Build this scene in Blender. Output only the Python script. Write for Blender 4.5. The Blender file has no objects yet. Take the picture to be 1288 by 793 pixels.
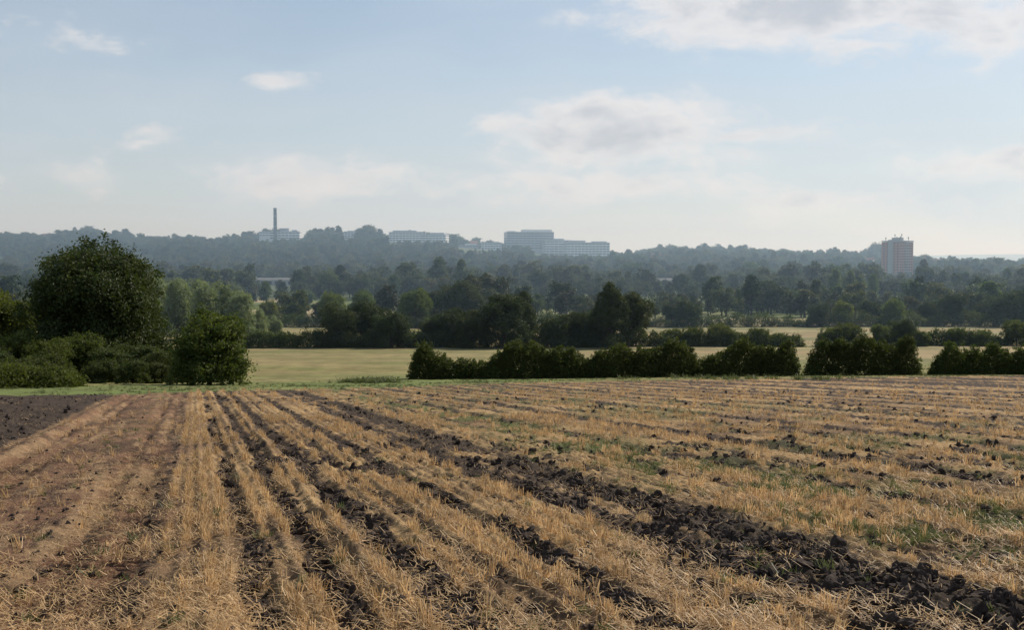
import bpy, bmesh, math, numpy as np
from mathutils import Vector
scene=bpy.context.scene
scene.view_settings.view_transform='Standard'
scene.view_settings.look='None'
scene.view_settings.exposure=0
F=1381.0; CAMH=1.6
SUN_EL=38; SUN_AZ=48   # degrees, azimuth clockwise from +Y

# ---------------------------------------------------------------- noise
def _h(i,j,s):
    n=(i.astype(np.int64)*374761393+j.astype(np.int64)*668265263+s*1442695041)&0xffffffff
    n=((n^(n>>13))*1274126177)&0xffffffff
    n=(n^(n>>16))&0xffffffff
    return n/4294967295.0
def vn(x,y,s=0):
    x=np.asarray(x,float);y=np.asarray(y,float)
    xi=np.floor(x);yi=np.floor(y);fx=x-xi;fy=y-yi
    fx=fx*fx*(3-2*fx);fy=fy*fy*(3-2*fy)
    xi=xi.astype(np.int64);yi=yi.astype(np.int64)
    a=_h(xi,yi,s);b=_h(xi+1,yi,s);c=_h(xi,yi+1,s);d=_h(xi+1,yi+1,s)
    return (a*(1-fx)+b*fx)*(1-fy)+(c*(1-fx)+d*fx)*fy
def fbm(x,y,s=0,o=4):
    t=0;a=.5;n=0
    for k in range(o):
        t=t+a*vn(x*2**k,y*2**k,s+k*17);n+=a;a*=.5
    return t/n
def ss(a,b,x):
    t=np.clip((x-a)/(b-a),0,1);return t*t*(3-2*t)

# ---------------------------------------------------------------- terrain
PY=[-400,-200,0,90,110,140,180,300,500,900]
PZ=[20,15,0,-8.1,-9.7,-11.2,-12.7,-16.2,-18.3,-18.0]
RX=np.array([0,100,200,300,400,470,560,640,760,850,950,1050,1100,1170,1230,1288])
RT=np.array([294,297,302,300,300,296,302,309,318,316,318,321,326,332,336,336])
RXW=(RX-644)/F*2000
RZ=(330-RT)/F*2000-10
def terrain(x,y):
    x=np.asarray(x,float);y=np.asarray(y,float)
    z=np.interp(y,PY,PZ)
    R=np.interp(x,RXW,RZ)
    z=z+ss(950,2000,y)*(R+18)-ss(2100,4000,y)*(R+30)
    z=z+ss(5000,8000,y)*(50+42*np.exp(-((x-3500)/1500)**2)+8*np.sin(x/600.))-ss(8500,14000,y)*60
    z=z+(fbm(x/28,y/28,5,2)-.5)*.22*ss(15,40,np.hypot(x,y))
    return z
def edge(x):   # far edge of the stubble field
    return np.interp(x,[-60,-22,-18,-15,-6,0,17,49,80],[48,48,49,57,67,80,90,106,118])+(fbm(x/3,x*0,9,3)-.5)*2.2
def sco(x,y): return (x+0.29*y)/1.041
def tco(x,y): return (y-0.29*x)/1.041
BANDS=[(-.42,.10,.45),(.40,.13,.75),(.94,.13,1.0),(1.57,.19,1.1),(2.07,.10,.65),(2.75,.17,1.0),(3.3,.09,.45),
 (4.05,.36,.78),(4.85,.46,1.05),(5.7,.12,.5),(7.9,.30,.95),(6.6,.16,.6),(9.1,.20,.7),(10.4,.40,1.1),(11.6,.2,.7),(12.9,.28,.85),(14.6,.48,1.05),(16.3,.3,.8),(18,.48,1.0),(20.3,.62,1.05),(22.8,.45,.85),(25.4,.7,1.0),(28.5,.9,1.05),(32,.8,.9),(36,1.2,1.05),(42,1.3,1.0),(50,3.0,1.15),(57,1.9,1.0),(64,2.2,1.05),(74,3,1)]
def masks(x,y):
    x=np.asarray(x,float);y=np.asarray(y,float)
    s=sco(x,y);t=tco(x,y);r=np.hypot(x,y)
    inf=1-ss(-.6,.6,y-edge(x))
    sw=s+(fbm(t/3.0,s/6,3,2)-.5)*.26+(fbm(x/.35,y/.35,4,2)-.5)*.24
    soil=np.zeros_like(x)
    for i,(c,w,k) in enumerate(BANDS):
        br=fbm(t/1.8+i*13,s/1.2,20+i,3)
        soil=np.maximum(soil,k*np.exp(-((sw-c)/w)**2)*ss(.14,.48,br+.10*(k>.8)+.08*(c>9)))
    patch=ss(.50,.61,fbm(x/.3,y/.7,70,3))*.8*ss(.3,.9,s)
    soil=np.maximum(soil,patch*ss(.35,.57,fbm(x/3,y/6,71,2)))
    plough=1-ss(-3.75,-3.2,sw)
    soil=np.maximum(soil,plough)
    red=(1-ss(-.5,.05,sw))*(1-plough)
    green=ss(.40,.58,fbm(x/.6,y/.9,80,3))*np.exp(-((s-7.2)/1.2)**2)*1.2
    green=np.maximum(green,.6*ss(.50,.64,fbm(x/1.2,y/2.5,81,3))*np.exp(-((s-15)/6)**2))
    green=np.maximum(green,.30*ss(.5,.66,fbm(x/.3,y/1.5,82,3))*np.exp(-((s+1.35)/.35)**2)*ss(12,25,r))
    return s,t,r,inf,soil,red,green,plough
def detail(x,y,m=None):
    s,t,r,inf,soil,red,green,plough=m if m is not None else masks(x,y)
    near=1-ss(25,60,r)
    h=-.085*soil*(1-plough)
    lump=fbm(x/.16,y/.16,40,3)-.45
    lump2=fbm(x/.45,y/.45,41,2)-.5
    h=h+soil*(lump*.20*near+lump2*.18)
    h=h+(1-soil)*((fbm(x/.1,y/.1,44,2)-.5)*.055*near+.022*np.sin(s*2*math.pi/.17)*near*(1-red))
    for c in (-.62,-2.35,-1.0,-2.75):
        h=h-.075*np.exp(-((s-c)/.16)**2)*(1+.6*np.sin(t*2*math.pi/.16+ np.abs(s-c)*14))*red
    h=h+.05*np.exp(-((s-.12)/.15)**2)+.05*np.exp(-((s+3.05)/.15)**2)
    h=h+.07*np.exp(-((s-1.25)/.14)**2)*fbm(t,s,3,2)*2+.06*np.exp(-((s-.68)/.12)**2)
    return h*inf+(1-inf)*(fbm(x/.6,y/.6,50,2)-.5)*.14*(1-ss(60,140,r))
def gz(x,y): return terrain(x,y)+detail(x,y)

# ---------------------------------------------------------------- mesh utils
def quad_mesh(name,V,Q,mats,midx=None,attrs=None,smooth=False):
    me=bpy.data.meshes.new(name)
    V=np.ascontiguousarray(V,dtype=np.float32);Q=np.ascontiguousarray(Q,dtype=np.int32)
    me.vertices.add(len(V));me.vertices.foreach_set('co',V.ravel())
    me.loops.add(Q.size);me.loops.foreach_set('vertex_index',Q.ravel())
    me.polygons.add(len(Q))
    me.polygons.foreach_set('loop_start',np.arange(0,Q.size,4,dtype=np.int32))
    if midx is not None: me.polygons.foreach_set('material_index',np.asarray(midx,dtype=np.int32))
    me.polygons.foreach_set('use_smooth',np.full(len(Q),smooth,dtype=bool))
    for m in mats: me.materials.append(m)
    for k,v in (attrs or {}).items():
        v=np.asarray(v,dtype=np.float32)
        if v.ndim==1:
            a=me.attributes.new(k,'FLOAT','POINT');a.data.foreach_set('value',v)
        else:
            a=me.attributes.new(k,'FLOAT_COLOR','POINT')
            c=np.ones((len(v),4),np.float32);c[:,:3]=v;a.data.foreach_set('color',c.ravel())
    me.update(calc_edges=True)
    return me
def link(name,me,loc=(0,0,0),rot=0,scl=(1,1,1),parent=None):
    o=bpy.data.objects.new(name,me);scene.collection.objects.link(o)
    o.location=loc;o.rotation_euler=(0,0,rot);o.scale=scl
    if parent: o.parent=parent
    return o

# ---------------------------------------------------------------- materials
def newmat(name):
    m=bpy.data.materials.new(name);m.use_nodes=True
    nt=m.node_tree
    for n in list(nt.nodes): nt.nodes.remove(n)
    out=nt.nodes.new('ShaderNodeOutputMaterial')
    return m,nt,out
def N(nt,t,**k):
    n=nt.nodes.new(t)
    for a,b in k.items(): setattr(n,a,b)
    return n
def mixc(nt,fac,a,b,mode='MIX'):
    n=N(nt,'ShaderNodeMix',data_type='RGBA',blend_type=mode)
    for i,v in ((0,fac),(6,a),(7,b)):
        if isinstance(v,bpy.types.NodeSocket): nt.links.new(v,n.inputs[i])
        elif i==0: n.inputs[0].default_value=v
        else: n.inputs[i].default_value=(*v,1)
    return n.outputs[2]
def math_(nt,op,a,b=None,c=None,clamp=False):
    n=N(nt,'ShaderNodeMath',operation=op);n.use_clamp=clamp
    for i,v in enumerate((a,b,c)):
        if v is None: continue
        if isinstance(v,bpy.types.NodeSocket): nt.links.new(v,n.inputs[i])
        else: n.inputs[i].default_value=v
    return n.outputs[0]
def foliage(name,dark,light,trans=.35,ovar=.5):
    m,nt,out=newmat(name)
    at=N(nt,'ShaderNodeAttribute',attribute_name='tint')
    oi=N(nt,'ShaderNodeObjectInfo')
    c=mixc(nt,at.outputs['Fac'],dark,light)
    hs=N(nt,'ShaderNodeHueSaturation')
    nt.links.new(c,hs.inputs['Color'])
    v=math_(nt,'MULTIPLY_ADD',oi.outputs['Random'],ovar,1-ovar/2)
    nt.links.new(v,hs.inputs['Value'])
    rr=math_(nt,'FRACT',math_(nt,'MULTIPLY',oi.outputs['Random'],7.31))
    nt.links.new(math_(nt,'MULTIPLY_ADD',rr,.06*ovar*2,.5-.035*ovar*2),hs.inputs['Hue'])
    p=N(nt,'ShaderNodeBsdfPrincipled');nt.links.new(hs.outputs[0],p.inputs['Base Color'])
    p.inputs['Roughness'].default_value=.62;p.inputs['Specular IOR Level'].default_value=.25
    t=N(nt,'ShaderNodeBsdfTranslucent')
    tc=mixc(nt,1.0,hs.outputs[0],(1.25,1.35,.55),'MULTIPLY');nt.links.new(tc,t.inputs[0])
    mx=N(nt,'ShaderNodeMixShader');mx.inputs[0].default_value=trans
    nt.links.new(p.outputs[0],mx.inputs[1]);nt.links.new(t.outputs[0],mx.inputs[2])
    nt.links.new(mx.outputs[0],out.inputs[0])
    return m
def plain(name,col,rough=.8,var=.3,scale=3.,spec=.3):
    m,nt,out=newmat(name)
    tc=N(nt,'ShaderNodeTexCoord');no=N(nt,'ShaderNodeTexNoise');no.inputs['Scale'].default_value=scale;no.inputs['Detail'].default_value=5
    nt.links.new(tc.outputs['Object'],no.inputs['Vector'])
    c=mixc(nt,no.outputs['Fac'],tuple(x*(1-var) for x in col),tuple(min(1,x*(1+var)) for x in col))
    p=N(nt,'ShaderNodeBsdfPrincipled');nt.links.new(c,p.inputs['Base Color'])
    p.inputs['Roughness'].default_value=rough;p.inputs['Specular IOR Level'].default_value=spec
    nt.links.new(p.outputs[0],out.inputs[0]);return m
M_oak=foliage('oak_leaves',(.022,.034,.012),(.075,.092,.027),.27,.2)
M_bush=foliage('bush_leaves',(.038,.058,.016),(.14,.16,.04),.38,.25)
M_hedge=foliage('hedge_leaves',(.028,.043,.014),(.10,.12,.036),.34,.2)
M_silver=foliage('willow_leaves',(.14,.175,.12),(.30,.34,.23),.35,.2)
M_light=foliage('field_maple_leaves',(.06,.09,.02),(.18,.20,.05),.4,.3)
M_wood=foliage('woodland_leaves',(.032,.046,.022),(.115,.125,.055),.28,1.0)
M_bark=plain('bark',(.055,.043,.032),.9,.4,6)
def strawmat(name,a,b,tr,amp=1.8):
    m,nt,out=newmat(name)
    at=N(nt,'ShaderNodeAttribute',attribute_name='tint');tc=N(nt,'ShaderNodeTexCoord')
    no=N(nt,'ShaderNodeTexNoise');no.inputs['Scale'].default_value=2.5;no.inputs['Detail'].default_value=5;no.inputs['Roughness'].default_value=.75
    nt.links.new(tc.outputs['Object'],no.inputs['Vector'])
    c=mixc(nt,at.outputs['Fac'],a,b)
    hs=N(nt,'ShaderNodeHueSaturation');nt.links.new(c,hs.inputs['Color'])
    nt.links.new(math_(nt,'MULTIPLY_ADD',no.outputs[0],amp,1-amp/2),hs.inputs['Value'])
    d=N(nt,'ShaderNodeBsdfPrincipled');d.inputs['Roughness'].default_value=.55
    nt.links.new(hs.outputs[0],d.inputs['Base Color'])
    t=N(nt,'ShaderNodeBsdfTranslucent');nt.links.new(hs.outputs[0],t.inputs[0])
    mx=N(nt,'ShaderNodeMixShader');mx.inputs[0].default_value=tr
    nt.links.new(d.outputs[0],mx.inputs[1]);nt.links.new(t.outputs[0],mx.inputs[2]);nt.links.new(mx.outputs[0],out.inputs[0])
    return m
M_straw=strawmat('straw',(.32,.19,.08),(.78,.54,.27),.38)
M_grass=strawmat('grass',(.06,.085,.022),(.17,.19,.06),.35,1.2)
M_clod=plain('dark_soil_clod',(.056,.041,.033),.95,.5,2.0,.15)

# ground material
def ground_mat():
    m,nt,out=newmat('ground')
    at=N(nt,'ShaderNodeAttribute',attribute_name='albedo')
    st=N(nt,'ShaderNodeAttribute',attribute_name='straw')
    tc=N(nt,'ShaderNodeTexCoord')
    def noise(scale,det=6,rough=.6,vec=None):
        n=N(nt,'ShaderNodeTexNoise');n.inputs['Scale'].default_value=scale;n.inputs['Detail'].default_value=det;n.inputs['Roughness'].default_value=rough
        nt.links.new(vec or tc.outputs['Object'],n.inputs['Vector']);return n
    n1=noise(9,8,.7);n2=noise(.6,5)
    v=math_(nt,'ADD',math_(nt,'MULTIPLY',n1.outputs[0],1.65),math_(nt,'MULTIPLY',n2.outputs[0],.6))
    comb=N(nt,'ShaderNodeCombineColor')
    for i in range(3): nt.links.new(v,comb.inputs[i])
    c=mixc(nt,1.0,at.outputs['Color'],comb.outputs[0],'MULTIPLY')
    tot=None
    for ang,sc in ((.3,70),(1.9,80)):
        mp=N(nt,'ShaderNodeMapping');mp.inputs['Rotation'].default_value=(0,0,ang);mp.inputs['Scale'].default_value=(1,.16,1)
        nt.links.new(tc.outputs['Object'],mp.inputs['Vector'])
        nn=noise(sc,2,.5,mp.outputs[0])
        f=N(nt,'ShaderNodeMapRange');f.inputs[1].default_value=.60;f.inputs[2].default_value=.66
        nt.links.new(nn.outputs[0],f.inputs[0])
        tot=f.outputs[0] if tot is None else math_(nt,'MAXIMUM',tot,f.outputs[0])
    fac=math_(nt,'MULTIPLY',tot,st.outputs['Fac'],clamp=True)
    sc_=mixc(nt,n1.outputs[0],(.26,.155,.07),(.64,.46,.24))
    c=mixc(nt,fac,c,sc_)
    p=N(nt,'ShaderNodeBsdfPrincipled');nt.links.new(c,p.inputs['Base Color'])
    p.inputs['Roughness'].default_value=.95;p.inputs['Specular IOR Level'].default_value=.1
    b=N(nt,'ShaderNodeBump');b.inputs['Strength'].default_value=1.0;b.inputs['Distance'].default_value=.035
    nt.links.new(noise(30,6,.7).outputs[0],b.inputs['Height']);nt.links.new(b.outputs[0],p.inputs['Normal'])
    nt.links.new(p.outputs[0],out.inputs[0]);return m
M_ground=ground_mat()

# ---------------------------------------------------------------- ground sheet
def build_ground():
    fr=np.radians(np.linspace(-33,33,980))
    bk=np.radians(np.linspace(33,327,62))[1:-1]
    az=np.concatenate([fr,bk])
    r0=np.array([.05,.5,1.2,2,2.8,3.6,4.3])
    r1=1/np.linspace(1/4.8,1/105,720)
    r2=np.geomspace(106,16000,300)
    r=np.concatenate([r0,r1,r2])
    A,Rr=np.meshgrid(az,r)
    x=(np.sin(A)*Rr).ravel();y=(np.cos(A)*Rr).ravel()
    m=masks(x,y);s,t,rr,inf,soil,red,green,plough=m
    z=terrain(x,y)+detail(x,y,m)
    def C(*c): return np.array(c)[None,:]
    def lerp(a,b,f): return a*(1-f[:,None])+b*f[:,None]
    n1=fbm(x/.8,y/.8,60,4);n2=fbm(x/7,y/7,61,3)
    col=lerp(C(.13,.082,.048),C(.34,.225,.11),ss(.32,.66,n1*.6+n2*.4))
    col=lerp(col,C(.13,.070,.045),red*.9)
    col=lerp(col,C(.060,.036,.026),red*ss(.45,.60,fbm(x/.3,y/.8,63,4))*.85)
    col=lerp(col,C(.30,.20,.11),red*ss(.50,.66,fbm(s/.25,t/3,64,3)*.6+fbm(x/.2,y/.3,59,3)*.4)*.6)
    sl=ss(.22,.58,soil+.5*(fbm(x/.12,y/.12,62,2)-.5))
    col=lerp(col,C(.046,.034,.027),sl)
    col=lerp(col,C(.085,.10,.035),np.clip(green*.8,0,1))
    straw=(1-sl)*(.65+.35*n1)*(1-red*.4)*(1-green*.5)+.15*sl
    # --- beyond the stubble field
    out=np.ones((len(x),3))*C(.18,.155,.065)
    g=fbm(x/9,y/9,65,4);gl=fbm(x/40,y/3.0,68,3);gr=fbm(x/1.5,y/4,69,3)
    out=lerp(out,C(.115,.13,.042),ss(.4,.62,g)*.75)
    out=lerp(out,C(.23,.19,.09),ss(.45,.62,gl)*.6)
    out=out*(.65+.7*gr)[:,None]
    dgr=y-edge(x)
    nearg=(1-ss(10,75,dgr))*(1-ss(-2,12,x)*.75)
    out=lerp(out,C(.115,.145,.046)*(.6+.8*gr)[:,None],nearg*(.5+.5*ss(.35,.6,g)))
    f2=ss(120,150,y)*(1-ss(320,330,y))
    fld=lerp(np.ones((len(x),3))*C(.25,.19,.10),C(.16,.155,.07),ss(.38,.6,fbm(x/30,y/14,66,4)))
    fld=lerp(fld,C(.30,.235,.125),ss(.5,.62,gl)*.6)*(.75+.5*fbm(x/4,y/9,58,3))[:,None]
    out=lerp(out,fld,f2*(.35+.65*ss(-20,30,x)))
    f3=ss(320,330,y)
    blk=fbm(np.floor(x/120+y/300)*3.7,np.floor(y/90)*5.1,67,1)
    o3=lerp(np.ones((len(x),3))*C(.10,.12,.04),C(.27,.22,.12),ss(.5,.6,blk))
    out=lerp(out,o3,f3)
    out=lerp(out,C(.07,.085,.04),ss(560,620,y))
    col=lerp(out,col,inf)
    straw=straw*inf+.12*(1-inf)*(1-f3)
    nr,na=len(r),len(az)
    i=np.arange(nr-1)[:,None];j=np.arange(na)[None,:];j2=(j+1)%na
    Q=np.stack([i*na+j+0*i,i*na+j2,(i+1)*na+j2,(i+1)*na+j],-1).reshape(-1,4)[:, ::-1]
    me=quad_mesh('ground',np.stack([x,y,z],1),Q,[M_ground],attrs={'albedo':col,'straw':straw},smooth=True)
    link('ground',me)
build_ground()

# ---------------------------------------------------------------- geometry pieces
def tube(P,R,n=7):
    P=np.asarray(P,float);V=[];Q=[]
    for k in range(len(P)):
        d=P[min(k+1,len(P)-1)]-P[max(k-1,0)];d/=np.linalg.norm(d)+1e-9
        a=np.cross(d,[.13,.97,.2]);a/=np.linalg.norm(a);b=np.cross(d,a)
        for i in range(n):
            th=2*math.pi*i/n;V.append(P[k]+R[k]*(math.cos(th)*a+math.sin(th)*b))
    for k in range(len(P)-1):
        for i in range(n): Q.append([k*n+i,k*n+(i+1)%n,(k+1)*n+(i+1)%n,(k+1)*n+i])
    return np.array(V),np.array(Q)
def leaf_quads(P,nrm,size,rng,asp=.62):
    n=len(P)
    a=np.cross(nrm,rng.normal(size=(n,3)));a/=np.linalg.norm(a,axis=1)[:,None]+1e-9
    b=np.cross(nrm,a)
    s=size[:,None]
    bend=nrm*s*.15
    V=np.stack([P+a*s*.5,P+b*s*.5*asp+bend,P-a*s*.5,P-b*s*.5*asp+bend],1).reshape(-1,3)
    return V,np.arange(4*n).reshape(-1,4)
def unit(rng,n):
    v=rng.normal(size=(n,3));return v/np.linalg.norm(v,axis=1)[:,None]
def make_tree(name,seed,H,W,cb,nlobe,nclump,nleaf,leaf,mat,trunk=.3,taper=0.,lobe=(.3,.45),dens=.1,skirt=0):
    rng=np.random.default_rng(seed)
    c=np.array([0,0,(cb+H)/2]);R=np.array([W/2,W/2,(H-cb)/2])
    ld=unit(rng,nlobe);lc=c+ld*R*rng.uniform(.35,.62,(nlobe,1))
    lr=rng.uniform(*lobe,(nlobe,1))*R
    if skirt:
        th=rng.uniform(0,6.28,skirt)
        rr=W*rng.uniform(.22,.36,skirt)
        sk=np.stack([np.cos(th)*rr,np.sin(th)*rr,cb+H*rng.uniform(.04,.26,skirt)],1)
        lc=np.concatenate([lc,sk]);lr=np.concatenate([lr,rng.uniform(.24,.35,(skirt,1))*np.array([W/2,W/2,W/2.4])])
    k=rng.integers(0,len(lc),nclump)
    d=unit(rng,nclump);d[:,2]=np.where(d[:,2]<-.5,-d[:,2],d[:,2])
    cp=lc[k]+d*lr[k]*rng.uniform(.65,1.05,(nclump,1))
    ni=nclump//5
    cp[:ni]=c+unit(rng,ni)*R*.6*rng.uniform(0,1,(ni,1))**.5
    if taper: 
        f=1-taper*np.clip((cp[:,2]-cb)/(H-cb),0,1);cp[:,0]*=f;cp[:,1]*=f
    ct=rng.uniform(0,1,nclump)
    cr=dens*W*rng.uniform(.5,1.1,nclump)
    P=np.repeat(cp,nleaf,0)+rng.normal(size=(nclump*nleaf,3))*np.repeat(cr,nleaf)[:,None]*.55
    od=P-c;od/=np.linalg.norm(od,axis=1)[:,None]+1e-9
    nr=od*.5+unit(rng,len(P))*.9+np.array([0,0,.35]);nr/=np.linalg.norm(nr,axis=1)[:,None]
    P[:,2]=np.maximum(P[:,2],.12)
    V,Q=leaf_quads(P,nr,leaf*rng.uniform(.6,1.35,len(P)),rng)
    tint=np.repeat(np.clip(np.repeat(ct,nleaf)*.6+rng.uniform(0,.4,len(P)),0,1),4)
    Vs=[V];Qs=[Q];off=len(V);ms=[np.zeros(len(Q))]
    tb=[];hh=np.linspace(0,cb+(H-cb)*.55,6)
    tp=np.stack([rng.normal(0,.02*H,6)*np.linspace(0,1,6),rng.normal(0,.02*H,6)*np.linspace(0,1,6),hh],1)
    tp[0,2]=-.4
    tb.append(tube(tp,trunk*np.array([1.35,1,.85,.7,.5,.25]),9))
    for i in range(min(nlobe,12)):
        s0=tp[rng.integers(1,5)];e=lc[i]+unit(rng,1)[0]*lr[i]*.3;mid=(s0+e)/2+rng.normal(0,.03*H,3)
        tb.append(tube([s0,mid,e],[trunk*.45,trunk*.28,trunk*.08],6))
    for v,q in tb:
        Vs.append(v);Qs.append(q+off);off+=len(v);ms.append(np.ones(len(q)))
    V=np.concatenate(Vs);Q=np.concatenate(Qs)
    tn=np.zeros(len(V));tn[:len(tint)]=tint
    return quad_mesh(name,V,Q,[mat,M_bark],np.concatenate(ms),{'tint':tn})
def X(px,D): return (px-644)/F*D
def put(name,me,px,D,rot=0,s=(1,1,1),dz=0):
    x=X(px,D);link(name,me,(x,D,float(terrain(x,D))-.05+dz),rot,s)

# left group
put('oak_tree',make_tree('oak',11,13.4,15.2,.4,38,3000,40,.24,M_oak,.42,lobe=(.26,.40),dens=.045,skirt=18),124,95)
put('field_maple_bush',make_tree('bush',12,5.9,6.2,.0,16,900,42,.17,M_bush,.14,lobe=(.28,.42),dens=.06,skirt=14),262,74,.4,(1.05,1.05,.98))
T_ash=make_tree('ash',13,9.5,9.5,.5,16,900,34,.26,M_bush,.25,dens=.07,skirt=9)
put('ash_tree',T_ash,0,112,1.0,(1.05,1.05,1.0));put('ash_tree',T_ash,-55,105,3.0,(1.1,1.1,1.1))
B1=make_tree('b1',14,4.2,5.5,.0,14,620,36,.17,M_bush,.1,dens=.06,skirt=10)
B2=make_tree('b2',15,3.2,4.6,.0,12,560,36,.15,M_hedge,.08,dens=.06,skirt=10)
for px,D,r,s in ((20,88,0,1.0),(58,80,2,.8),(95,86,1,.95)): put('hawthorn_bush',B1,px,D,r,(s,s,s))
for px,D,r,s in ((15,68,0,.62),(55,70,1,.7),(140,84,2,.95),(172,86,3,1.05),(210,84,4,.9),(165,76,5,.6),(-15,70,5,.8),(-35,84,1,1.2),(235,90,4,.9),(128,80,.4,.6),(200,78,2.2,.55)): put('bramble_bush',B2,px,D,r,(s*1.1,s*1.1,s))
# silvery willows
W1=make_tree('w1',16,12.5,9.5,.3,16,800,26,.30,M_silver,.2,taper=.25,dens=.07,skirt=8)
W2=make_tree('w2',17,11,9.0,.2,14,760,26,.30,M_silver,.2,taper=.2,dens=.07,skirt=8)
for px,D,me,r,s in ((222,212,W1,0,1.05),(245,218,W2,1,1.2),(262,206,W1,2,.96),(284,210,W2,3,1.14),(303,204,W1,4,.84),(325,208,W2,5,.64),(200,220,W1,2.4,1.1),(180,215,W2,2,1.1),(345,212,W2,2,.5)): put('willow_tree',me,px,D,r,(s,s,s))
# mid hedge-line trees
O1=make_tree('o1',21,8.6,9.8,.3,16,760,34,.28,M_oak,.26,dens=.065,skirt=8)
O2=make_tree('o2',22,9.8,9.2,.9,15,700,34,.28,M_oak,.3,lobe=(.25,.38),dens=.065,skirt=5)
O3=make_tree('o3',23,10.4,8.0,.5,15,680,34,.28,M_oak,.28,taper=.3,dens=.065,skirt=6)
L1=make_tree('l1',24,9.6,9.0,.5,15,600,30,.34,M_light,.25,dens=.075,skirt=6)
for px,D,me,r,s in ((428,186,O1,0,.95),(464,190,O1,1.3,1.0),(492,184,O1,2.3,.78),(545,190,O1,2,.62),(564,188,O1,4,.84),(594,184,O1,5,.8),(634,184,O2,.7,1.06),(659,190,O3,.7,.98),(700,186,O1,3,.72),(728,190,O1,1,.75),
  (768,183,O3,2,1.12),(790,187,O2,3,1.1),(748,188,O1,3,.85)): put('hedgerow_oak_tree',me,px,D,r,(s,s,s))
for px,D,me,r,s in ((522,290,L1,0,1.2),(580,300,O1,2,1.6),(545,310,O2,3,1.15),(866,298,O1,1,.95),(845,305,O2,2,.75),(1030,300,O1,3,.85),(1062,305,L1,3,.8),(1095,310,O1,1,.9),(1125,300,L1,5,.9),
   (1200,305,O2,0,1.05),(1170,310,O1,1,.85),(1265,298,O1,2,1.2),(1290,300,O2,2,1.2),(1240,310,O1,4,.9),(1137,192,O1,2,.6),(966,410,O2,2,1.4),(985,415,O1,2,1.2),(942,410,O1,4,1.1),(420,300,L1,4,1.1),(455,330,L1,2,1.1),(370,310,O1,2,.8),(335,315,L1,1,.8)):
   put('hedgerow_ash_tree',me,px,D,r,(s,s,s))
for px,D,r,s in ((845,192,0,.9),(870,190,1,1.0),(905,191,2,1.15),(925,189,3,.8),(957,190,4,.95),(980,190,5,.7),(1045,190,1,1.0),(1068,188,2,1.2),(1112,191,3,1.1),(1160,190,4,.8),(1205,191,5,.95),(1235,190,1,.85),(1280,192,2,1.3)):
    put('hawthorn_bush',B1,px,D,r,(s,s,s*.85))
PP=make_tree('pop',25,17,7,1.0,16,520,26,.42,M_light,.3,taper=.35,dens=.09,skirt=4)
for px,D,s in ((1068,520,1.0),(1083,525,.85),(1098,515,.9),(1050,530,1.05)): put('poplar_tree',PP,px,D,px,(s*1.3,s*1.3,s))

# hedges -----------------------------------------------------
def hedge(name,seed,pts,hf,wid,ncl,nleaf,leaf,mat,shoots,lump=2.2,base=.42):
    rng=np.random.default_rng(seed);pts=np.array(pts,float)
    seg=np.linalg.norm(np.diff(pts,axis=0),axis=1);L=np.concatenate([[0],np.cumsum(seg)])
    # a hedge is a line of separate shrubs of different height grown together
    nb=max(4,int(L[-1]/(lump*.5)));bc=np.sort(rng.uniform(-.5,L[-1]+.5,nb));bh=rng.uniform(.55,1.12,nb);bw=lump*rng.uniform(.5,1.1,nb)
    def prof(u):
        p=base+.25*(vn(u/1.1,u*0,seed+2)-.5)
        for c0,h0,w0 in zip(bc,bh,bw):
            d=np.clip(1-((u-c0)/w0)**2,0,1);p=np.maximum(p,h0*d**.65)
        p=p*(.9+.3*(vn(u/.4,u*0,seed)-.3))
        return hf*p*np.clip(np.minimum(u,L[-1]-u)/1.0+.3,0,1)
    u=rng.uniform(0,L[-1],ncl);h=prof(u)
    zz=rng.uniform(0,1,ncl)
    lat=np.sign(rng.normal(size=ncl))*wid/2*np.sqrt(1-.75*zz**2.5)*rng.uniform(.1,1,ncl)**.6*(.75+.5*vn(u/1.6,u*0,seed+9))
    bx=np.interp(u,L,pts[:,0]);by=np.interp(u,L,pts[:,1])
    bx=bx+rng.normal(0,.1,ncl);by=by+lat
    cz=zz*h
    ns=shoots;us=rng.uniform(0,L[-1],ns);hs=prof(us)
    sx=np.interp(us,L,pts[:,0])+rng.normal(0,.1,ns);sy=np.interp(us,L,pts[:,1])+rng.normal(0,wid*.2,ns)
    sz=hs*rng.uniform(.85,1.0,ns)+rng.uniform(0,1,ns)**2*.24*hf
    cx=np.concatenate([bx,sx]);cy=np.concatenate([by,sy]);cz=np.concatenate([cz,sz])
    k=leaf/.15
    cr=np.concatenate([np.full(ncl,.17*k),np.full(ns,.08*k)])
    n=len(cx)
    P=np.stack([cx,cy,cz],1);P=np.repeat(P,nleaf,0)+rng.normal(size=(n*nleaf,3))*np.repeat(cr,nleaf)[:,None]*np.array([1,1,1.1])
    P[:,2]=np.maximum(P[:,2],.03)+terrain(P[:,0],P[:,1])
    nr=unit(rng,len(P))+np.array([0,0,.4]);nr/=np.linalg.norm(nr,axis=1)[:,None]
    V,Q=leaf_quads(P,nr,leaf*rng.uniform(.6,1.4,len(P)),rng)
    tint=np.repeat(np.clip(np.repeat(rng.uniform(0,1,n)*.5+.5*np.r_[vn(u/1.8,u*0,seed+3),vn(us/1.8,us*0,seed+3)],nleaf)*.6+rng.uniform(0,.4,len(P)),0,1),4)
    link(name,quad_mesh(name,V,Q,[mat],None,{'tint':tint}))
def hp(*a): return [(X(px,D),D) for px,D in a]
hedge('hedge',101,hp((517,93),(640,94),(760,96),(880,99),(1003,102)),2.7,2.2,6500,20,.15,M_hedge,1800)
hedge('hedge',102,hp((1018,103),(1155,107)),3.1,2.2,2000,20,.15,M_hedge,560)
hedge('hedge',103,hp((1175,107),(1420,114)),2.9,2.2,3500,20,.15,M_hedge,900)
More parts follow.
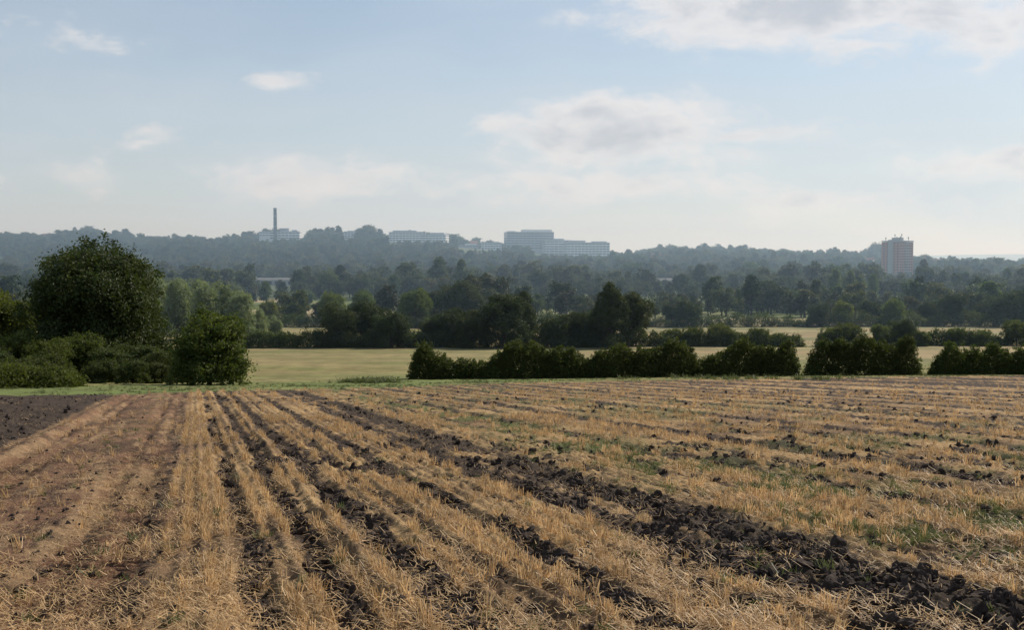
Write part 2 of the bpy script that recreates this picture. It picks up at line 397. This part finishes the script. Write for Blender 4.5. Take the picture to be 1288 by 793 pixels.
hedge('hedge',104,hp((305,184),(560,186),(760,187)),2.8,2.8,3200,18,.25,M_hedge,300,3.5)
hedge('hedge',105,hp((760,190),(865,190),(1010,188)),2.2,2.6,1500,18,.25,M_hedge,160,3.5,.3)
hedge('hedge',106,hp((1030,190),(1088,189)),2.6,3.0,600,18,.25,M_hedge,50,3)
hedge('hedge',107,hp((1100,192),(1160,192),(1262,191)),2.3,3.0,1200,18,.25,M_hedge,80,3.5,.3)
hedge('hedge',108,hp((300,300),(560,296),(800,300),(1000,303)),3.6,3.6,4200,16,.32,M_hedge,150,6)
hedge('hedge',109,hp((1000,303),(1420,300)),4.4,3.6,2600,16,.32,M_hedge,150,6)
hedge('hedge',110,hp((-60,58),(40,62),(95,64)),1.3,2.4,1100,20,.13,M_bush,80)
hedge('hedge',111,hp((700,425),(1000,430),(1400,425)),6,5,2600,14,.5,M_hedge,150,9)

# ---------------------------------------------------------------- scatter via geometry nodes
def collect(name,meshes):
    c=bpy.data.collections.new(name)
    for i,me in enumerate(meshes):
        o=bpy.data.objects.new(f'{name}_{i}',me);c.objects.link(o)
    return c
def scatter(name,P,rot,scl,idx,coll,realize=False):
    me=bpy.data.meshes.new(name);n=len(P)
    me.vertices.add(n);me.vertices.foreach_set('co',np.asarray(P,np.float32).ravel())
    for k,v in (('rot',rot),('scl',scl)):
        a=me.attributes.new(k,'FLOAT_VECTOR','POINT');a.data.foreach_set('vector',np.asarray(v,np.float32).ravel())
    a=me.attributes.new('idx','INT','POINT');a.data.foreach_set('value',np.asarray(idx,np.int32))
    o=link(name,me)
    ng=bpy.data.node_groups.new(name,'GeometryNodeTree')
    ng.interface.new_socket('Geometry',in_out='INPUT',socket_type='NodeSocketGeometry')
    ng.interface.new_socket('Geometry',in_out='OUTPUT',socket_type='NodeSocketGeometry')
    gi=ng.nodes.new('NodeGroupInput');go=ng.nodes.new('NodeGroupOutput')
    ip=ng.nodes.new('GeometryNodeInstanceOnPoints');ci=ng.nodes.new('GeometryNodeCollectionInfo')
    ci.inputs['Collection'].default_value=coll;ci.inputs['Separate Children'].default_value=True;ci.inputs['Reset Children'].default_value=True
    ng.links.new(gi.outputs[0],ip.inputs['Points']);ng.links.new(ci.outputs[0],ip.inputs['Instance'])
    ip.inputs['Pick Instance'].default_value=True
    for nm,dt,sock in (('idx','INT','Instance Index'),('rot','FLOAT_VECTOR','Rotation'),('scl','FLOAT_VECTOR','Scale')):
        na=ng.nodes.new('GeometryNodeInputNamedAttribute');na.data_type=dt;na.inputs['Name'].default_value=nm
        so=[s for s in na.outputs if s.enabled and s.name=='Attribute'][0]
        ng.links.new(so,ip.inputs[sock])
    last=ip.outputs[0]
    if realize:
        rz=ng.nodes.new('GeometryNodeRealizeInstances');ng.links.new(last,rz.inputs[0]);last=rz.outputs[0]
    ng.links.new(last,go.inputs[0])
    md=o.modifiers.new('scatter','NODES');md.node_group=ng
    return o

# woodland
rng=np.random.default_rng(5)
protos=[make_tree(f'wt{i}',200+i,10,[9,8,10,7.5,9,5][i],[.6,1,.5,.8,.4,.8][i],12,150,12,.72,M_wood,.25,taper=[0,.2,0,.4,.1,.6][i],dens=.1) for i in range(6)]
cw=collect('woodland_tree',protos)
N0=46000
y=np.sqrt(rng.uniform(330**2,2180**2,N0));u=rng.uniform(-.56,.56,N0);x=u*y
dn=fbm(x/70,y/45,90,3)
belt=ss(.50,.56,dn)*.8
belt=np.where(y>560,ss(.30,.42,fbm(x/110,y/110,91,3)+ss(700,1000,y)*.10),belt)
belt=np.maximum(belt,np.exp(-((y-345-x*.02)/7)**2)*.8*(u<-.02))
belt=np.where((y>440)&(y<540)&(u>.10)&(u<.30),belt*.1,belt)
keep=rng.uniform(0,1,N0)<belt*np.where(y>560,.5,.75)
x=x[keep];y=y[keep];u=u[keep]
grp=fbm(x/60,y/60,92,2)
hs=(rng.uniform(.55,1.15,len(x))+.9*rng.uniform(0,1,len(x))**5)*(.7+.8*grp)*np.where(y<560,.72,1.0)
hs=np.where(y>1800,hs*(.75+.9*vn(u*45,u*0,93)),hs)
z=terrain(x,y)
vt=(z+hs*10-CAMH)/y;pxx=u*F+644
ok=np.ones(len(x),bool)
for a,b,py,D in ((628,703,308,1960),(668,770,321,1905),(486,566,304,1985),(574,633,315,1955),(428,452,299,1955),(318,390,301,1990),(1103,1154,344,1205),(318,372,354,930),(812,846,352,900)):
    inn=(pxx>a)&(pxx<b)&(y<D)
    ok&=~(inn&(vt>(330-py-rng.uniform(-4,4,len(x)))/F))
    ok&=~((pxx>a-6)&(pxx<b+6)&(np.abs(y-D-8)<28))
x=x[ok];y=y[ok];hs=hs[ok];z=z[ok]
n=len(x);wd=rng.uniform(.85,1.35,n)*hs;print('woods',n)
scatter('distant_woodland',np.stack([x,y,z-.3],1),np.stack([0*x,0*x,rng.uniform(0,6.28,n)],1),np.stack([wd,wd,hs],1),rng.integers(0,6,n),cw)

# stubble tufts --------------------------------------------------
def stalks(seed,n,spread,hmin,hmax,w,lean,mat,lying=0,ll=.16):
    rng=np.random.default_rng(seed);V=[];T=[]
    for i in range(n+lying):
        b=np.array([rng.normal(0,spread),rng.normal(0,spread*.6),0])
        if i<n:
            h=rng.uniform(hmin,hmax);d=np.array([rng.normal(0,lean),rng.normal(0,lean),1.])
            top=b+d*h
        else:
            b=b*1.6;a=rng.uniform(0,6.28);h=rng.uniform(.4,1)*ll;b[2]=rng.uniform(.005,.03)
            top=b+np.array([math.cos(a)*h,math.sin(a)*h,rng.uniform(-.01,.05)])
        a=rng.uniform(0,3.14);wv=np.array([math.cos(a),math.sin(a),0])*w*.5
        if i>=n: 
            dd=top-b;wv=np.cross(dd,[0,0,1]);wv=wv/np.linalg.norm(wv)*w*.5
        V+= [b-wv,b+wv,top+wv*.7,top-wv*.7];T+=[rng.uniform(0,1)]*4
    V=np.array(V);return quad_mesh('st',V,np.arange(len(V)).reshape(-1,4),[mat],None,{'tint':np.array(T)})
cs=collect('stubble_tuft',[stalks(300+i,14,.026,.05,.12,.0068,.2,M_straw,4,.10) for i in range(8)])
rng=np.random.default_rng(8)
Ps=[];Sc=[]
def rows(r0,r1,ds,dt,sc,prob):
    S=np.arange(-4,110,ds);T=np.arange(0,125,dt)
    s,t=np.meshgrid(S,T);s=s.ravel();t=t.ravel()
    x=(s-.29*t)/1.041;y=(t+.29*s)/1.041
    r=np.hypot(x,y);k=(r>r0)&(r<r1)&(y>0)&(np.abs(x)<y*.56+1.2)
    s=s[k]+rng.normal(0,ds*.11,k.sum());t=t[k]+rng.uniform(-dt,dt,k.sum())*.6
    x=(s-.29*t)/1.041;y=(t+.29*s)/1.041
    m=masks(x,y)
    d=prob*(1-ss(.2,.45,m[4]))*(1-m[5]*.93)*m[3]*(.06+1.15*ss(.40,.58,fbm(x/.6,y/1.3,95,3)))*(1-.4*m[6])
    k=rng.uniform(0,1,len(x))<d
    Ps.append(np.stack([x[k],y[k]],1));Sc.append(np.full(k.sum(),sc)*rng.uniform(.5,1.35,k.sum()))
rows(3.5,16,.17,.075,1.0,.9)
rows(16,32,.19,.14,1.15,.85)
rows(32,60,.38,.36,1.5,.75)
rows(60,125,.7,.8,1.6,.75)
P=np.concatenate(Ps);S=np.concatenate(Sc);n=len(P)
z=gz(P[:,0],P[:,1])
print('tufts',n)
scatter('wheat_stubble',np.c_[P,z-.01],np.stack([rng.normal(0,.15,n),rng.normal(0,.15,n),rng.uniform(0,6.28,n)],1),np.stack([S,S,S*rng.uniform(.7,1.1,n)],1),rng.integers(0,8,n),cs,True)
# loose straw
cl=collect('loose_straw',[stalks(400+i,0,.09,.05,.13,.006,.2,M_straw,12,.10) for i in range(8)])
nn=64000
y=1/rng.uniform(1/60.,1/4.2,nn);x=rng.uniform(-.56,.56,nn)*y
m=masks(x,y)
d=m[3]*(.50-.27*ss(.3,.6,m[4])-.20*m[5])*(.05+1.15*ss(.40,.60,fbm(x/.5,y/.9,97,3)))
d=np.maximum(d,.8*np.exp(-((m[0]-.10)/.13)**2)*m[3]*ss(.3,.5,fbm(x/.5,y/1.5,96,3)))
k=rng.uniform(0,1,nn)<d*.5;x=x[k];y=y[k];n=len(x)
sc=rng.uniform(.6,1.2,n)*(1+.6*ss(20,50,y))
scatter('loose_straw',np.stack([x,y,gz(x,y)+.01],1),np.stack([rng.normal(0,.12,n),rng.normal(0,.12,n),rng.uniform(0,6.28,n)],1),np.stack([sc,sc,sc],1),rng.integers(0,8,n),cl,True)
# clods
def clod(seed):
    rng=np.random.default_rng(seed);bm=bmesh.new();bmesh.ops.create_icosphere(bm,subdivisions=2,radius=1)
    a=rng.uniform(0,9,3)
    for v in bm.verts:
        c=v.co;f=1+.35*math.sin(c.x*3+a[0])*math.sin(c.y*3.3+a[1])+.22*math.sin(c.z*6+a[2])+rng.uniform(-.2,.2)
        v.co=Vector((c.x*f*1.15,c.y*f,c.z*f*.7))
    me=bpy.data.meshes.new('clod');bm.to_mesh(me);bm.free();me.materials.append(M_clod);return me
cc=collect('soil_clod',[clod(500+i) for i in range(7)])
nn=200000
y=1/rng.uniform(1/60.,1/4.2,nn);x=rng.uniform(-.56,.56,nn)*y
m=masks(x,y)
d=m[3]*(ss(.25,.75,m[4])*.75+.03+.07*m[5])*(.3+.8*ss(.4,.6,fbm(x/.3,y/.3,98,2)))*(1-.45*m[7])
k=rng.uniform(0,1,nn)<d*.6;x=x[k];y=y[k];n=len(x);print('clods',n)
sc=(.011+.043*rng.uniform(0,1,n)**3.0)*(1+.5*ss(15,60,y))
sc=sc*(.5+.5*ss(.3,.7,masks(x,y)[4]))
scatter('soil_clods',np.stack([x,y,gz(x,y)+sc*.25],1),rng.uniform(0,6.28,(n,3)),np.stack([sc,sc*rng.uniform(.7,1.2,n),sc*rng.uniform(.7,1.1,n)],1),rng.integers(0,7,n),cc)
# weeds and grass
cg=collect('grass_tuft',[stalks(600+i,26,.06,.05,.17,.012,.5,M_grass) for i in range(5)])
nn=70000
y=1/rng.uniform(1/60.,1/4.2,nn);x=rng.uniform(-.56,.56,nn)*y
m=masks(x,y);d=m[3]*(m[6]*.6+.004)*(1-.6*m[4])
k=rng.uniform(0,1,nn)<d;xa=x[k];ya=y[k];sa=rng.uniform(.25,.7,k.sum())
nn=30000
x=rng.uniform(-60,70,nn);y=edge(x)+rng.uniform(-.8,30,nn)
k=rng.uniform(0,1,nn)<.5*(1-ss(6,30,y-edge(x)))*ss(.4,.65,fbm(x/2,y/2,99,2));xb=x[k];yb=y[k];sb=rng.uniform(.4,1.1,k.sum())
xc=np.concatenate([rng.normal(X(462,80),1.1,90),rng.normal(X(940,88),5,60)]);yc=np.concatenate([rng.normal(80,.6,90),rng.normal(92,.8,60)]);sc3=rng.uniform(1.5,3.6,150)
x=np.r_[xa,xb,xc];y=np.r_[ya,yb,yc];sc=np.r_[sa,sb,sc3];n=len(x)
scatter('grass_tufts',np.stack([x,y,gz(x,y)-.01],1),np.stack([0*x,0*x,rng.uniform(0,6.28,n)],1),np.stack([sc,sc,sc*.9],1),rng.integers(0,5,n),cg,True)

# ---------------------------------------------------------------- buildings
M_white=plain('white_cladding',(.78,.80,.82),.6,.06,.05)
M_grey=plain('grey_cladding',(.40,.43,.47),.6,.08,.05)
M_glass=plain('window_glass',(.05,.07,.09),.15,.2,.1,.6)
M_brick=plain('red_brick',(.44,.17,.09),.9,.12,.3)
M_conc=plain('concrete',(.36,.35,.33),.9,.1,.2)
M_dark=plain('dark_steel',(.03,.033,.037),.6,.1,.2)
M_shed=plain('weathered_sheet_roof',(.12,.12,.115),.8,.2,.3)
M_tile=plain('roof_tile',(.22,.10,.065),.9,.2,.4)
M_render=plain('house_render',(.6,.55,.48),.9,.1,.3)
class MB:
    def __init__(s): s.v=[];s.f=[]
    def box(s,x0,x1,y0,y1,z0,z1):
        o=len(s.v);s.v+=[(x0,y0,z0),(x1,y0,z0),(x1,y1,z0),(x0,y1,z0),(x0,y0,z1),(x1,y0,z1),(x1,y1,z1),(x0,y1,z1)]
        s.f+=[tuple(o+i for i in q) for q in ((0,3,2,1),(4,5,6,7),(0,1,5,4),(1,2,6,5),(2,3,7,6),(3,0,4,7))]
    def obj(s,name,mat,parent):
        me=bpy.data.meshes.new(name);me.from_pydata(s.v,[],s.f);me.materials.append(mat);me.update()
        return link(name,me,parent=parent)
def empty(name,loc,yaw):
    e=bpy.data.objects.new(name,None);scene.collection.objects.link(e);e.location=loc;e.rotation_euler=(0,0,yaw);return e
def block(name,px,D,L,Dp,ztop,floors,fh,yaw,wall,plants=(),bay=6.,wh=.42):
    x=X(px,D);e=empty(name,(x,D,ztop),math.radians(yaw));H=floors*fh+14
    w=MB();w.box(-L/2,L/2,-Dp/2,Dp/2,-H,0);w.obj('walls',wall,e)
    g=MB();mu=MB()
    for f in range(floors):
        z0=-(f+1)*fh+fh*.28;z1=z0+fh*wh
        nb=max(2,int(L/bay));bw=L/nb
        for i in range(nb):
            a=-L/2+i*bw+.5;b=a+bw-1.0
            g.box(a,b,-Dp/2-.06,-Dp/2+.3,z0,z1);g.box(a,b,Dp/2-.3,Dp/2+.06,z0,z1)
            mu.box((a+b)/2-.08,(a+b)/2+.08,-Dp/2-.12,-Dp/2-.02,z0,z1)
        nb=max(2,int(Dp/bay));bw=Dp/nb
        for i in range(nb):
            a=-Dp/2+i*bw+.5;b=a+bw-1.0
            g.box(-L/2-.06,-L/2+.3,a,b,z0,z1);g.box(L/2-.3,L/2+.06,a,b,z0,z1)
    g.obj('windows',M_glass,e);mu.obj('mullions',M_grey,e)
    p=MB();p.box(-L/2-.25,L/2+.25,-Dp/2-.25,Dp/2+.25,-.25,.8);p.obj('parapet',M_grey if wall is M_white else M_conc,e)
    if plants:
        q=MB()
        for (a,b,h) in plants: q.box(a*L/2,b*L/2,-Dp*.3,Dp*.3,.8,.8+h)
        q.obj('rooftop_plant_room',M_white if wall is M_grey else M_grey,e)
    d=MB();d.box(-1.5,1.5,-Dp/2-.4,-Dp/2-.1,-H+.0,-H+3);d.obj('entrance_door',M_dark,e)
    return e
def zt(py,D): return CAMH+(330-py)/F*D
block('hospital_building',665,1965,84,40,zt(293,1965),7,4.2,8,M_grey,((-.3,.95,4.5),(-.9,-.6,2)),7)
block('hospital_building',700,1930,46,26,zt(303,1930),6,4.2,12,M_white,((-.5,.5,2.5),),7)
block('hospital_building',737,1905,76,30,zt(306,1905),6,4.2,12,M_white,((-.9,-.1,3.4),(.3,.9,2.2)),6,.45)
block('hospital_building',513,1990,66,30,zt(293,1990),5,4,3,M_white,((-.8,.5,3.0),),6)
block('hospital_building',548,1985,44,26,zt(296,1985),5,4,-10,M_white,((-.4,.8,3.2),),6)
block('hospital_building',590,1960,34,20,zt(309,1960),3,3.8,4,M_grey,((-.4,.8,2.2),),5)
block('hospital_building',618,1958,36,20,zt(306,1958),3,3.8,4,M_white,(),5)
block('hospital_building',440,1962,26,18,zt(293,1962),3,3.8,4,M_white,((-.2,.8,2.5),),5)
block('hospital_building',337,1965,26,18,zt(292,1965),2,4,4,M_white,(),5)
bh=block('boiler_house',360,1962,52,24,zt(292,1962),3,4.5,4,M_white,((-.35,.25,5.5),(.45,.8,2.5),(-.9,-.7,2)),6)
def chimney():
    D=1940;x=X(347,D);zb=float(terrain(x,D));e=empty('hospital_chimney',(x,D,zb),0)
    H=zt(262,D)-zb
    v,q=tube([(0,0,0),(0,0,H*.5),(0,0,H)],[3.3,3.1,2.8],20);link('shaft',quad_mesh('shaft',v,q,[M_dark],smooth=True),parent=e)
    for k in (.5,.78,.97):
        v,q=tube([(0,0,H*k-.5),(0,0,H*k+.5)],[3.5,3.5],20);link('platform_ring',quad_mesh('ring',v,q,[M_grey]),parent=e)
    b=MB();b.box(-4,4,-4,4,-1,3);b.obj('plinth',M_conc,e)
chimney()
def tower():
    D=1200;x=X(1128,D);ztop=zt(305,D);e=empty('residential_tower_block',(x,D,ztop),math.radians(38))
    L,W,fl,fh=26,22,13,2.9;H=fl*fh
    w=MB();w.box(-L/2,L/2,-W/2,W/2,-H-6,0);w.obj('brick_walls',M_brick,e)
    g=MB();c=MB();b=MB()
    for f in range(fl):
        z=-(f+1)*fh
        for i in range(6):
            a=-L/2+1.0+i*4.15
            if i in(2,3): b.box(a,a+3.6,-W/2-1.1,-W/2-.05,z+.1,z+1.1)
            g.box(a+.3,a+2.4,-W/2-.05,-W/2+.2,z+1.2,z+2.4);g.box(a+.3,a+2.4,W/2-.2,W/2+.05,z+1.2,z+2.4)
        for i in range(5):
            a=-W/2+1+i*4.2
            g.box(-L/2-.05,-L/2+.2,a+.3,a+2.2,z+1.2,z+2.4);g.box(L/2-.2,L/2+.05,a+.3,a+2.2,z+1.2,z+2.4)
        c.box(-L/2-.12,L/2+.12,-W/2-.12,W/2+.12,z-.02,z+.15)
    g.obj('windows',M_glass,e);b.obj('balconies',M_conc,e);c.obj('floor_bands',M_conc,e)
    p=MB();p.box(-L/2-.3,L/2+.3,-W/2-.3,W/2+.3,.3,1.6);p.box(-5,5,-4,4,1.6,5);p.box(-L/2-.5,-L/2-.13,-3,3,-H,2.5);p.obj('roof_and_stair_core',M_conc,e)
    m=MB()
    for mx,my,h in ((-11,-9,5),(-7,-8,6.5),(-2,2,9),(3,-3,9.5),(8,-8,6),(11,8,6.5),(-10,8,5.5),(6,7,5)):
        m.box(mx-.15,mx+.15,my-.15,my+.15,1.6,h);m.box(mx-.5,mx+.5,my-.3,my+.3,h-2.2,h-.6)
    m.obj('antennas',M_dark,e)
tower()
def house(px,D,yaw,L,Wd,wm,dz=0):
    x=X(px,D);z=float(terrain(x,D));e=empty('brick_house',(x,D,z+dz),math.radians(yaw));h=5.4
    w=MB();w.box(-L/2,L/2,-Wd/2,Wd/2,-1-dz,h)
    o=len(w.v);w.v+=[(-L/2,-Wd/2,h),(-L/2,Wd/2,h),(-L/2,0,h+2.7),(L/2,-Wd/2,h),(L/2,Wd/2,h),(L/2,0,h+2.7)];w.f+=[(o,o+2,o+1),(o+3,o+4,o+5)]
    w.obj('walls',wm,e)
    r=MB();a=L/2+.4;b=Wd/2+.4;k=h-.35
    for sg in(-1,1):
        o=len(r.v);r.v+=[(-a,sg*b,k),(a,sg*b,k),(a,0,h+2.9),(-a,0,h+2.9),(-a,sg*b,k+.2),(a,sg*b,k+.2),(a,0,h+3.1),(-a,0,h+3.1)]
        r.f+=[tuple(o+i for i in q) for q in ((0,1,2,3),(4,5,6,7),(0,1,5,4),(1,2,6,5),(2,3,7,6),(3,0,4,7))]
    r.obj('roof',M_tile,e)
    g=MB()
    for zz in(.9,3.5):
        for i in range(3):
            c=-L/2+L*(i+.5)/3
            if zz<1 and i==1: continue
            g.box(c-.7,c+.7,-Wd/2-.04,-Wd/2+.1,zz,zz+1.2)
    g.obj('windows',M_glass,e)
    d=MB();d.box(-.5,.5,-Wd/2-.05,-Wd/2+.1,0,2.1);d.obj('door',M_white,e)
    c=MB();c.box(L/2-1.6,L/2-.6,-.5,.5,h+1.5,h+4.2);c.obj('chimney',M_brick,e)
rng=np.random.default_rng(77)
for px,D in ((885,1960),(905,1975),(925,1965),(945,1980),(962,1970),(985,1960),(1003,1975),(1022,1970),(1045,1965),(1068,1975),(1082,1500),(1092,1510),(1165,1560),(1180,1570),(1195,1550),(805,1600),(825,1620),(842,1610),(596,1970),(300,1980),(130,1985),(60,1990)):
    house(px,D,rng.uniform(-30,30),rng.uniform(10,16),8,M_render if rng.uniform()<.4 else M_brick,rng.uniform(3,6))
def shed(px,D,L,W,h,name='farm_shed'):
    x=X(px,D);z=float(terrain(x,D));e=empty(name,(x,D,z+1.0),math.radians(5))
    w=MB();w.box(-L/2,L/2,-W/2,W/2,-2,h);w.obj('walls',M_conc,e)
    r=MB()
    for sg in(-1,1):
        o=len(r.v);r.v+=[(-L/2-.5,sg*(W/2+.5),h),(L/2+.5,sg*(W/2+.5),h),(L/2+.5,0,h+2),(-L/2-.5,0,h+2)];r.f+=[(o,o+1,o+2,o+3)]
    r.obj('roof',M_shed,e)
    d=MB()
    for i in range(6): c=-L/2+L*(i+.5)/6;d.box(c-1.6,c+1.6,-W/2-.08,-W/2+.1,0,h-1)
    d.obj('doors',M_dark,e)
shed(345,930,34,14,3.5);shed(829,900,20,11,3.5)

# ---------------------------------------------------------------- haze
hz,nt,out=newmat('haze_air')
vs=N(nt,'ShaderNodeVolumeScatter');vs.inputs['Color'].default_value=(.54,.77,1,1);vs.inputs['Density'].default_value=.00030;vs.inputs['Anisotropy'].default_value=.3
nt.links.new(vs.outputs[0],out.inputs['Volume'])
b=MB();b.box(-9000,9000,130,15000,-120,150);b.obj('valley_haze',hz,None)

# ---------------------------------------------------------------- world
w=bpy.data.worlds.new('World');scene.world=w;w.use_nodes=True;nt=w.node_tree
for n_ in list(nt.nodes): nt.nodes.remove(n_)
out=N(nt,'ShaderNodeOutputWorld');bg=N(nt,'ShaderNodeBackground');bg.inputs[1].default_value=.1
sky=N(nt,'ShaderNodeTexSky',sky_type='NISHITA');sky.sun_disc=False
sky.sun_elevation=math.radians(SUN_EL);sky.sun_rotation=math.radians(SUN_AZ);sky.air_density=1.0;sky.dust_density=.6;sky.ozone_density=1.5
tc=N(nt,'ShaderNodeTexCoord');sp=N(nt,'ShaderNodeSeparateXYZ');nt.links.new(tc.outputs['Generated'],sp.inputs[0])
yy=math_(nt,'MAXIMUM',sp.outputs[1],.08)
uu=math_(nt,'DIVIDE',sp.outputs[0],yy);vv=math_(nt,'DIVIDE',sp.outputs[2],yy)
cb=N(nt,'ShaderNodeCombineXYZ');nt.links.new(uu,cb.inputs[0]);nt.links.new(vv,cb.inputs[1])
def wn(sx,sy,sc,det,rough,off=(0,0,0),dist=.3):
    mp=N(nt,'ShaderNodeMapping');mp.inputs['Scale'].default_value=(sx,sy,1);mp.inputs['Location'].default_value=off
    nt.links.new(cb.outputs[0],mp.inputs[0]);n=N(nt,'ShaderNodeTexNoise');n.inputs['Scale'].default_value=sc;n.inputs['Detail'].default_value=det;n.inputs['Roughness'].default_value=rough
    n.inputs['Distortion'].default_value=dist
    nt.links.new(mp.outputs[0],n.inputs['Vector']);return n.outputs[0]
n1=wn(1,2.2,10,10,.6,(2.3,.4,0));n2=wn(1,1.9,36,7,.62,(3,2,0));n3=wn(1,3,4,5,.5,(7,1,0));n4=wn(1,2.2,14,8,.6,(1,.07,0))
tot=None
for px,py,rx,ry,wt in ((785,172,250,60,1.7),(745,140,120,36,1.9),(930,172,110,22,1.4),(1030,8,320,80,2.3),(1250,40,160,56,1.6),(1250,205,160,34,1.4),(345,104,44,13,.75),(90,45,120,22,.65),(370,225,220,34,.85),(185,180,80,16,.5),(800,235,300,34,1.1),(90,225,180,26,.6),(1050,255,240,24,.9)):
    a=N(nt,'ShaderNodeVectorMath',operation='SUBTRACT');nt.links.new(cb.outputs[0],a.inputs[0]);a.inputs[1].default_value=((px-644)/F,(330-py)/F,0)
    d=N(nt,'ShaderNodeVectorMath',operation='DIVIDE');nt.links.new(a.outputs[0],d.inputs[0]);d.inputs[1].default_value=(rx/F,ry/F,1)
    l=N(nt,'ShaderNodeVectorMath',operation='LENGTH');nt.links.new(d.outputs[0],l.inputs[0])
    mm=math_(nt,'MULTIPLY',math_(nt,'SUBTRACT',1.0,l.outputs['Value']),wt)
    tot=mm if tot is None else math_(nt,'MAXIMUM',tot,mm)
tot=math_(nt,'MAXIMUM',tot,-.45)
nz=math_(nt,'ADD',math_(nt,'MULTIPLY',math_(nt,'SUBTRACT',n1,.5),3.6),math_(nt,'MULTIPLY',math_(nt,'SUBTRACT',n2,.5),1.3))
dens=math_(nt,'ADD',tot,nz)
def mr(v,a,b,c=0.,d=1.,smooth=True):
    n=N(nt,'ShaderNodeMapRange');n.interpolation_type='SMOOTHSTEP' if smooth else 'LINEAR'
    nt.links.new(v,n.inputs[0]);n.inputs[1].default_value=a;n.inputs[2].default_value=b;n.inputs[3].default_value=c;n.inputs[4].default_value=d;return n.outputs[0]
alpha=mr(dens,.0,1.15,0,.86)
shade=math_(nt,'ADD',math_(nt,'MULTIPLY',dens,.6),math_(nt,'MULTIPLY',math_(nt,'SUBTRACT',n4,.5),2.0))
ccol=mixc(nt,mr(shade,.35,1.5),(8.4,8.2,8.2),(5.4,5.6,6.1))
veil=math_(nt,'MULTIPLY',mr(n3,.3,.7,.6,1.0),mr(vv,.0,.30,1.0,.4))
c0=mixc(nt,veil,sky.outputs[0],(6.0,6.7,7.5))
c1=mixc(nt,alpha,c0,ccol)
nt.links.new(c1,bg.inputs[0]);nt.links.new(bg.outputs[0],out.inputs[0])

# sun
sd=bpy.data.lights.new('sun','SUN');sd.energy=5.0;sd.angle=math.radians(.5);sd.color=(1,.91,.78)
so=bpy.data.objects.new('sun',sd);scene.collection.objects.link(so)
el=math.radians(SUN_EL);az=math.radians(SUN_AZ)
dirv=Vector((math.sin(az)*math.cos(el),math.cos(az)*math.cos(el),math.sin(el)))
so.rotation_euler=dirv.to_track_quat('Z','Y').to_euler();so.location=(40,40,60)
# camera
cd=bpy.data.cameras.new('camera');cam=bpy.data.objects.new('camera',cd);scene.collection.objects.link(cam)
cd.sensor_width=36;cd.lens=36*F/1288;cd.clip_end=30000;cd.clip_start=.1
cam.location=(0,0,CAMH);cam.rotation_euler=(math.radians(90)-math.atan(66.5/F),0,0)
scene.camera=cam
